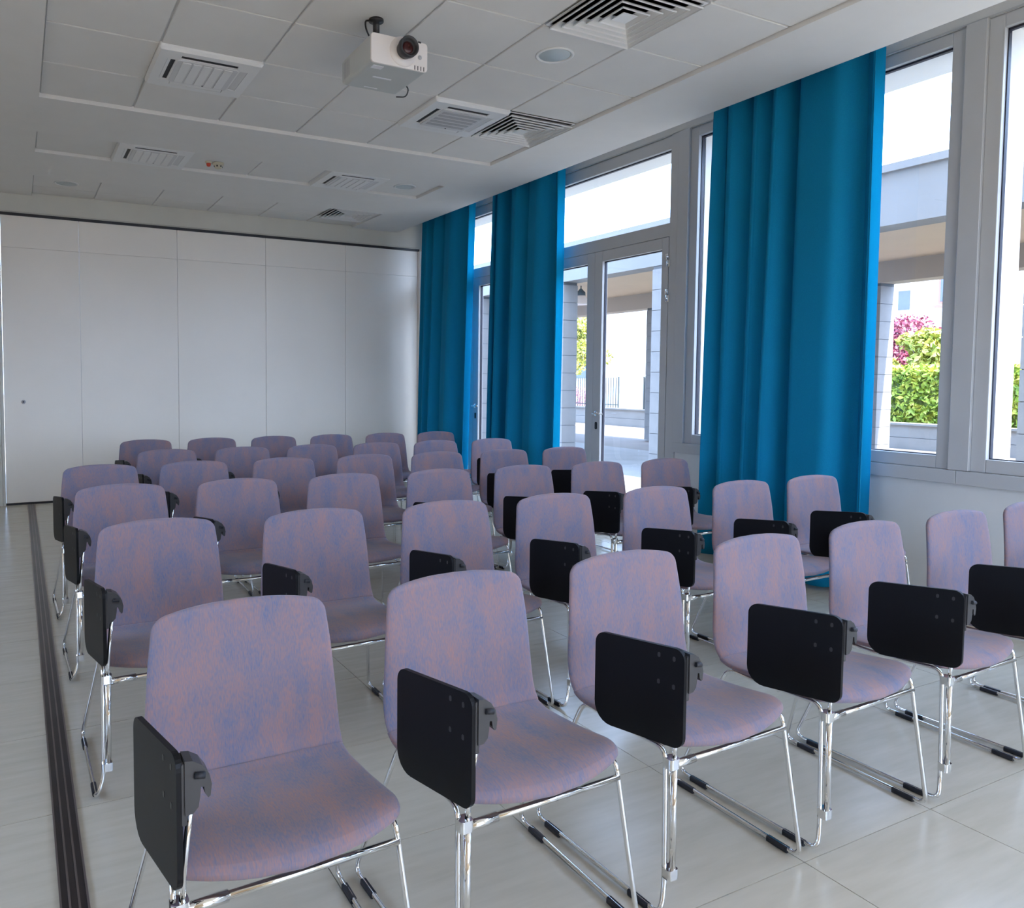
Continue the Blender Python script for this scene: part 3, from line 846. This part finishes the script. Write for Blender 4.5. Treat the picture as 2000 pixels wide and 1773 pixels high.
e = empty('smoke_detector', (1.632, 7.06, ZT)); tag(e, 'small ivory round smoke detector on the ceiling tile', 'detector')
MB().lathe([(0.05, 0.0), (0.05, -0.012), (0.046, -0.02), (0.034, -0.024), (0.033, -0.04), (0.022, -0.05), (0.0, -0.051)], (0, 0, 0), 24).build('housing', 'ivory', e)
for k in range(6):
    a = k * math.pi / 3
    MB().box(-0.005, 0.005, -0.004, 0.004, -0.038, -0.026).build('smoke_slot', 'device_dark', e, (0.033 * math.cos(a), 0.033 * math.sin(a), 0))
e = empty('alarm_indicator', (1.545, 7.05, ZT)); tag(e, 'small red and ivory alarm lamp next to the smoke detector', 'alarm lamp')
MB().lathe([(0.03, 0.0), (0.03, -0.01), (0.024, -0.016), (0.02, -0.016)], (0, 0, 0), 20).build('base', 'ivory', e)
MB().lathe([(0.02, -0.014), (0.019, -0.03), (0.013, -0.042), (0.0, -0.045)], (0, 0, 0), 20).build('red_cap', 'red', e)

# projector on its ceiling mount
pj = empty('projector', (1.818, 3.955, CAMZ + 1.634)); tag(pj, 'white and grey video projector hanging upside down from the ceiling', 'projector')
hx, hy, hz = 0.163, 0.205, 0.148
def yz_fn(a, b_, t): return (a, t, b_)
body = MB(); body.ring_strip([[(a, -hy + 0.006, b_) for a, b_ in rrect(-hx, hx, 0.0, hz, 0.018, 4)], [(a, hy - 0.05, b_) for a, b_ in rrect(-hx, hx, 0.0, hz, 0.018, 4)],
                              [(a * 0.96, hy, 0.02 + b_ * 0.86) for a, b_ in rrect(-hx, hx, 0.0, hz, 0.018, 4)]], smooth=False)
body.build('body', 'proj_body', pj)
MB().prism(rrect(-hx - 0.001, hx + 0.001, -0.001, hz + 0.001, 0.018, 5), yz_fn, -hy - 0.006, -hy + 0.008).build('front_panel', 'proj_front', pj, bevel=0.003)
lx, lz = 0.022, 0.085
MB().lathe([(0.0, -0.012), (0.074, -0.012), (0.077, -0.006), (0.077, 0.0)], (lx - 0.004, -hy - 0.002, lz - 0.004), 32, 'y').build('lens_surround', 'proj_front', pj)
ln = MB().lathe([(0.044, 0.0), (0.046, -0.03), (0.053, -0.042), (0.053, -0.072), (0.047, -0.074), (0.040, -0.06), (0.034, -0.05)], (lx, -hy - 0.008, lz), 32, 'y').build('lens', 'tablet_edge', pj)
MB().lathe([(0.0, -0.056), (0.02, -0.054), (0.036, -0.048), (0.036, -0.044)], (lx, -hy - 0.008, lz), 28, 'y').build('lens_glass', 'lens_glass', ln)
MB().lathe([(0.0, -0.002), (0.011, -0.002), (0.012, 0.0)], (0.118, -hy - 0.006, 0.07), 16, 'y').build('sensor_window', 'device_grey', pj)
MB().box(0.108, 0.124, -hy - 0.009, -hy - 0.004, hz - 0.004, hz + 0.004).build('button', 'device_dark', pj)
for k in range(4): MB().box(0.086 + 0.018 * k, 0.090 + 0.018 * k, -hy - 0.0075, -hy - 0.004, 0.002, 0.024).build('vent_slit', 'device_dark', pj)
MB().box(-0.135, -0.075, -0.175, -0.135, -0.0016, 0.0006).build('sticker', 'label', pj)
MB().box(-0.075, 0.035, -0.035, -0.022, -0.0016, 0.0006).build('seam_plate', 'label', pj)
MB().box(-0.06, 0.02, 0.12, 0.126, -0.0016, 0.0006).build('lower_seam', 'label', pj)
for k in range(5): MB().box(-hx - 0.0015, -hx + 0.001, 0.085 + 0.016 * k, 0.092 + 0.016 * k, 0.03, 0.118).build('side_vent', 'device_grey', pj)
mz = ZT - (CAMZ + 1.634)
mm = MB(); mm.lathe([(0.03, hz - 0.002), (0.03, hz + 0.02), (0.018, hz + 0.03), (0.018, mz - 0.014), (0.04, mz - 0.012), (0.04, mz)], (-0.075, -0.075, 0), 16)
mm.box(-0.12, -0.03, -0.12, -0.03, hz - 0.002, hz + 0.012)
mm.build('ceiling_mount', 'black', pj)
MB().tube([(-0.10, -0.06, mz - 0.005), (-0.15, -0.10, mz - 0.03), (-0.155, -0.12, hz + 0.05), (-0.12, -0.11, hz + 0.004)], 0.005, 6, 0.03).build('cable', 'black', pj)
MB().tube([(0.12, 0.04, 0.03), (0.175, 0.03, 0.0), (0.168, 0.05, -0.045), (0.11, 0.06, -0.05)], 0.004, 6, 0.04).build('power_cable', 'black', pj)

# ------------------------------------------------------------------ outside
gnd = struct(MB().box(-60, 60, -60, 70, -0.4, -0.06).build('ground_outside', 'paving'))
MB().box(XW + 0.16, 11.0, -12, 40, -0.06, -0.035).build('paved_terrace', 'concrete', gnd)

po = empty('portico', (8.3, 0, -0.035)); tag(po, 'grey concrete portico with block columns outside the windows', 'portico')
NX0, NX1, FX0, FX1 = 0.0, 0.34, 4.7, 5.1
MB().box(NX0, NX1, -9, 30, 3.045, 3.60).build('near_beam', 'beam_out', po)
MB().box(NX0 - 0.05, NX1, -9, 30, 3.60, 3.68).build('coping', 'beam_out', po)
MB().box(FX0, FX1, -9, 30, 3.045, 3.60).build('far_beam', 'far_beam', po)
MB().box(NX1, FX0, -9, 30, 3.395, 3.60).build('roof_slab', 'soffit_out', po)
blk_cache = {}
def block_column(x, yc, wx, wy, parent, hb=0.30, H=3.045):
    e = MB().box(x + 0.01, x + wx - 0.01, yc - wy / 2 + 0.01, yc + wy / 2 - 0.01, 0, H).build('column', 'mortar', parent)
    key = (wx, wy)
    if key not in blk_cache:
        blk_cache[key] = MB().box(0, wx, -wy / 2, wy / 2, 0.004, hb - 0.004).mesh('block', 'block')
    for k in range(int(H / hb + 0.01)):
        place('block', blk_cache[key], e, (x, yc, k * hb))
    return e
for yc in (-1.17, 1.2, 3.57, 5.94, 8.307, 10.98, 13.63, 16.3):
    block_column(NX0 + 0.005, yc, 0.30, 0.60, po)
for yc in (3.6, 8.47, 13.35, 18.2):
    block_column(FX0 + 0.02, yc, 0.40, 0.60, po)

e = empty('pendant_lamp', (10.8, 13.3, 2.96)); tag(e, 'bell-shaped pendant lamp hanging under the portico roof', 'pendant lamp')
MB().lathe([(0.17, 0.0), (0.165, 0.02), (0.13, 0.12), (0.095, 0.19), (0.085, 0.2)], (0, 0, 0), 24).build('lamp_shade', 'proj_front', e)
MB().lathe([(0.1, 0.19), (0.095, 0.26), (0.03, 0.33), (0.012, 0.345), (0.012, 0.40)], (0, 0, 0), 24).build('lamp_cap', 'iron', e)

lw = MB().box(0, 0.3, -12, 60, 0.0, 0.235).box(0.02, 0.3, -12, 60, 0.242, 0.50).box(-0.02, 0.32, -12, 60, 0.50, 0.54).build('low_wall', 'concrete', None, (16.5, 0, -0.06))
tag(lw, 'low grey concrete boundary wall across the courtyard', 'wall')
fe = empty('metal_fence', (16.65, 0, 0.48)); tag(fe, 'dark iron bar fence standing on the low courtyard wall', 'fence')
bar = MB().box(-0.01, 0.01, -0.01, 0.01, 0, 0.95).mesh('bar', 'iron')
for k in range(36):
    y = 17.0 + 0.115 * k
    if 17.55 < y < 18.55: continue
    place('bar', bar, fe, (0, y, 0))
pst = MB().box(-0.02, 0.02, -0.02, 0.02, 0, 0.98).mesh('fence_post', 'iron')
for y in (16.9, 17.5, 18.6, 21.2): place('fence_post', pst, fe, (0, y, 0))
MB().box(-0.012, 0.012, 16.9, 17.5, 0.08, 0.11).box(-0.012, 0.012, 18.6, 21.2, 0.08, 0.11).build('fence_rail', 'iron', fe)

hr = empty('handrail', (15.6, 9.65, -0.06)); tag(hr, 'pale blue tubular handrail in front of the hedge', 'handrail')
for y in (0.0, 1.6):
    MB().tube([(0, y, 0), (0, y, 1.12)], 0.03, 8).build('post', 'rail_blue', hr)
for z in (1.12, 0.92):
    MB().tube([(0, -0.15, z), (0, 1.9, z)], 0.025, 8).build('rail', 'rail_blue', hr)

def leaves(name, mat, parent, n_, fn, size, seed):
    rng = random.Random(seed)
    mb = MB()
    for _ in range(n_):
        c = Vector(fn(rng)); s = size * rng.uniform(0.6, 1.3)
        a = Vector((rng.gauss(0, 1), rng.gauss(0, 1), rng.gauss(0, 1))).normalized()
        b_ = a.cross(Vector((rng.gauss(0, 1), rng.gauss(0, 1), rng.gauss(0, 1)))).normalized()
        k = len(mb.v)
        mb.v += [tuple(c - a * s), tuple(c + b_ * s * 0.45), tuple(c + a * s), tuple(c - b_ * s * 0.45)]
        mb.quad((k, k + 1, k + 2, k + 3))
    o = mb.build(name, mat, parent); o['kind'] = 'stuff'
    return o
hd = empty('hedge', (17.6, 10.6, -0.06)); tag(hd, 'clipped yellow-green leafy hedge beyond the low wall', 'hedge')
def hfn(rng):
    y = rng.uniform(-4.2, 4.5); z = rng.uniform(0.05, 1.7) ; f = rng.random()
    if f < 0.55: return (rng.uniform(-0.02, 0.12), y, z)
    if f < 0.85: return (rng.uniform(0, 0.9), y, 1.62 + rng.uniform(-0.05, 0.14))
    return (rng.uniform(0.05, 0.9), y, z)
leaves('hedge_leaves', 'leaf_hedge', hd, 16000, hfn, 0.075, 1)
MB().box(0.12, 0.85, -4.15, 4.45, 0, 1.6).build('hedge_core', 'soil', hd)

def tree(name, x, y, h0, h1, rad, mat, label, seed, n_=6000, size=0.09):
    e = empty(name, (x, y, -0.06)); tag(e, label, 'tree')
    tr = MB(); hm = h0 + (h1 - h0) * 0.6
    tr.tube([(0, 0, 0), (0.04, 0.02, h0), (0.0, 0.05, hm)], [0.09, 0.07, 0.03], 8)
    rng = random.Random(seed)
    for k in range(6):
        a = k * 1.05
        tr.tube([(0.03, 0.03, h0 * (0.8 + 0.05 * k)), (rad * 0.6 * math.cos(a), rad * 0.6 * math.sin(a), hm + 0.1 * k)], [0.035, 0.012], 6)
    tr.build('trunk', 'bark', e)
    cl_ = [(rng.gauss(0, 0.45) * rad, rng.gauss(0, 0.45) * rad, rng.uniform(h0, h1)) for _ in range(26)]
    def fn(r):
        c = r.choice(cl_); q = Vector((r.gauss(0, 1), r.gauss(0, 1), r.gauss(0, 1))).normalized() * rad * 0.42 * r.random() ** 0.4
        return (c[0] + q.x, c[1] + q.y, c[2] + q.z * 0.8)
    leaves('crown', mat, e, n_, fn, size, seed + 1)
    return e
tree('bushy_tree', 20.6, 11.55, 1.3, 2.6, 0.72, 'leaf_green', 'yellow-green bushy tree rising behind the hedge', 21)
tree('maroon_tree', 23.2, 14.1, 1.6, 3.1, 1.0, 'leaf_red', 'dark red leafed tree left of the yellow-green tree', 31, 4000, 0.08)
tree('garden_tree', 21.5, 26.9, 1.8, 4.2, 1.1, 'leaf_green', 'green tree seen behind the iron fence through the door', 41, 5000)
fs = empty('flowering_shrub', (18.2, 22.7, -0.06)); tag(fs, 'pink flowering shrub behind the iron fence', 'shrub')
leaves('blossom', 'leaf_pink', fs, 2500, lambda r: (r.gauss(0, 0.3), r.gauss(0, 0.35), r.uniform(0.1, 1.15)), 0.05, 5)

# houses across the street
hb_ = empty('apartment_building', (38, 22, -0.06)); tag(hb_, 'white apartment building with balconies beyond the trees', 'building')
MB().box(0, 8, -12, 14, 0, 12).build('facade', 'render_white', hb_)
for z in (1.0, 3.85, 6.6, 9.4):
    b_ = MB().box(-1.5, 0, -0.4, 5.0, z - 0.18, z).box(-1.55, -1.42, -0.4, 5.0, z, z + 0.85).box(-1.5, 0, -0.45, -0.35, z, z + 0.85).build('balcony', 'render_white', hb_)
    for y0, y1 in ((0.3, 1.0), (2.0, 2.5), (3.2, 4.2)):
        w_ = MB().box(-0.06, 0.02, y0, y1, z + 0.02, z + 2.0).build('balcony_door', 'device_grey', hb_)
        MB().box(-0.08, -0.05, y0 + 0.08, y1 - 0.08, z + 0.1, z + 1.9).build('pane', 'dark_pane', w_)
for z in (2.2, 5.0, 7.8):
    w_ = MB().box(-0.06, 0.02, -1.9, -0.9, z, z + 1.35).build('window', 'brick_red', hb_)
    MB().box(-0.09, -0.05, -1.8, -1.0, z + 0.1, z + 1.25).build('pane', 'dark_pane', w_)
    MB().box(-0.06, 0.02, -3.0, -2.55, z + 0.5, z + 0.75).build('window', 'dark_pane', hb_)
    MB().box(-0.12, 0.0, -2.1, -0.7, z - 0.15, z - 0.05).build('sill', 'brick_red', hb_)
h2 = empty('pale_house', (27, 34, -0.06)); tag(h2, 'pale sunlit house wall seen through the near glazed door', 'building')
MB().box(0, 8, -7.2, 9, 0, 5.2).build('facade', 'render_white', h2)
MB().box(-0.3, 8.3, -7.5, 9.3, 5.2, 5.45).build('eaves', 'beam_out', h2)
for y in (-1.5, 2.5):
    w_ = MB().box(-0.05, 0.02, y, y + 1.1, 1.4, 2.8).build('window', 'device_grey', h2)
    MB().box(-0.07, -0.04, y + 0.1, y + 1.0, 1.5, 2.7).build('pane', 'dark_pane', w_)
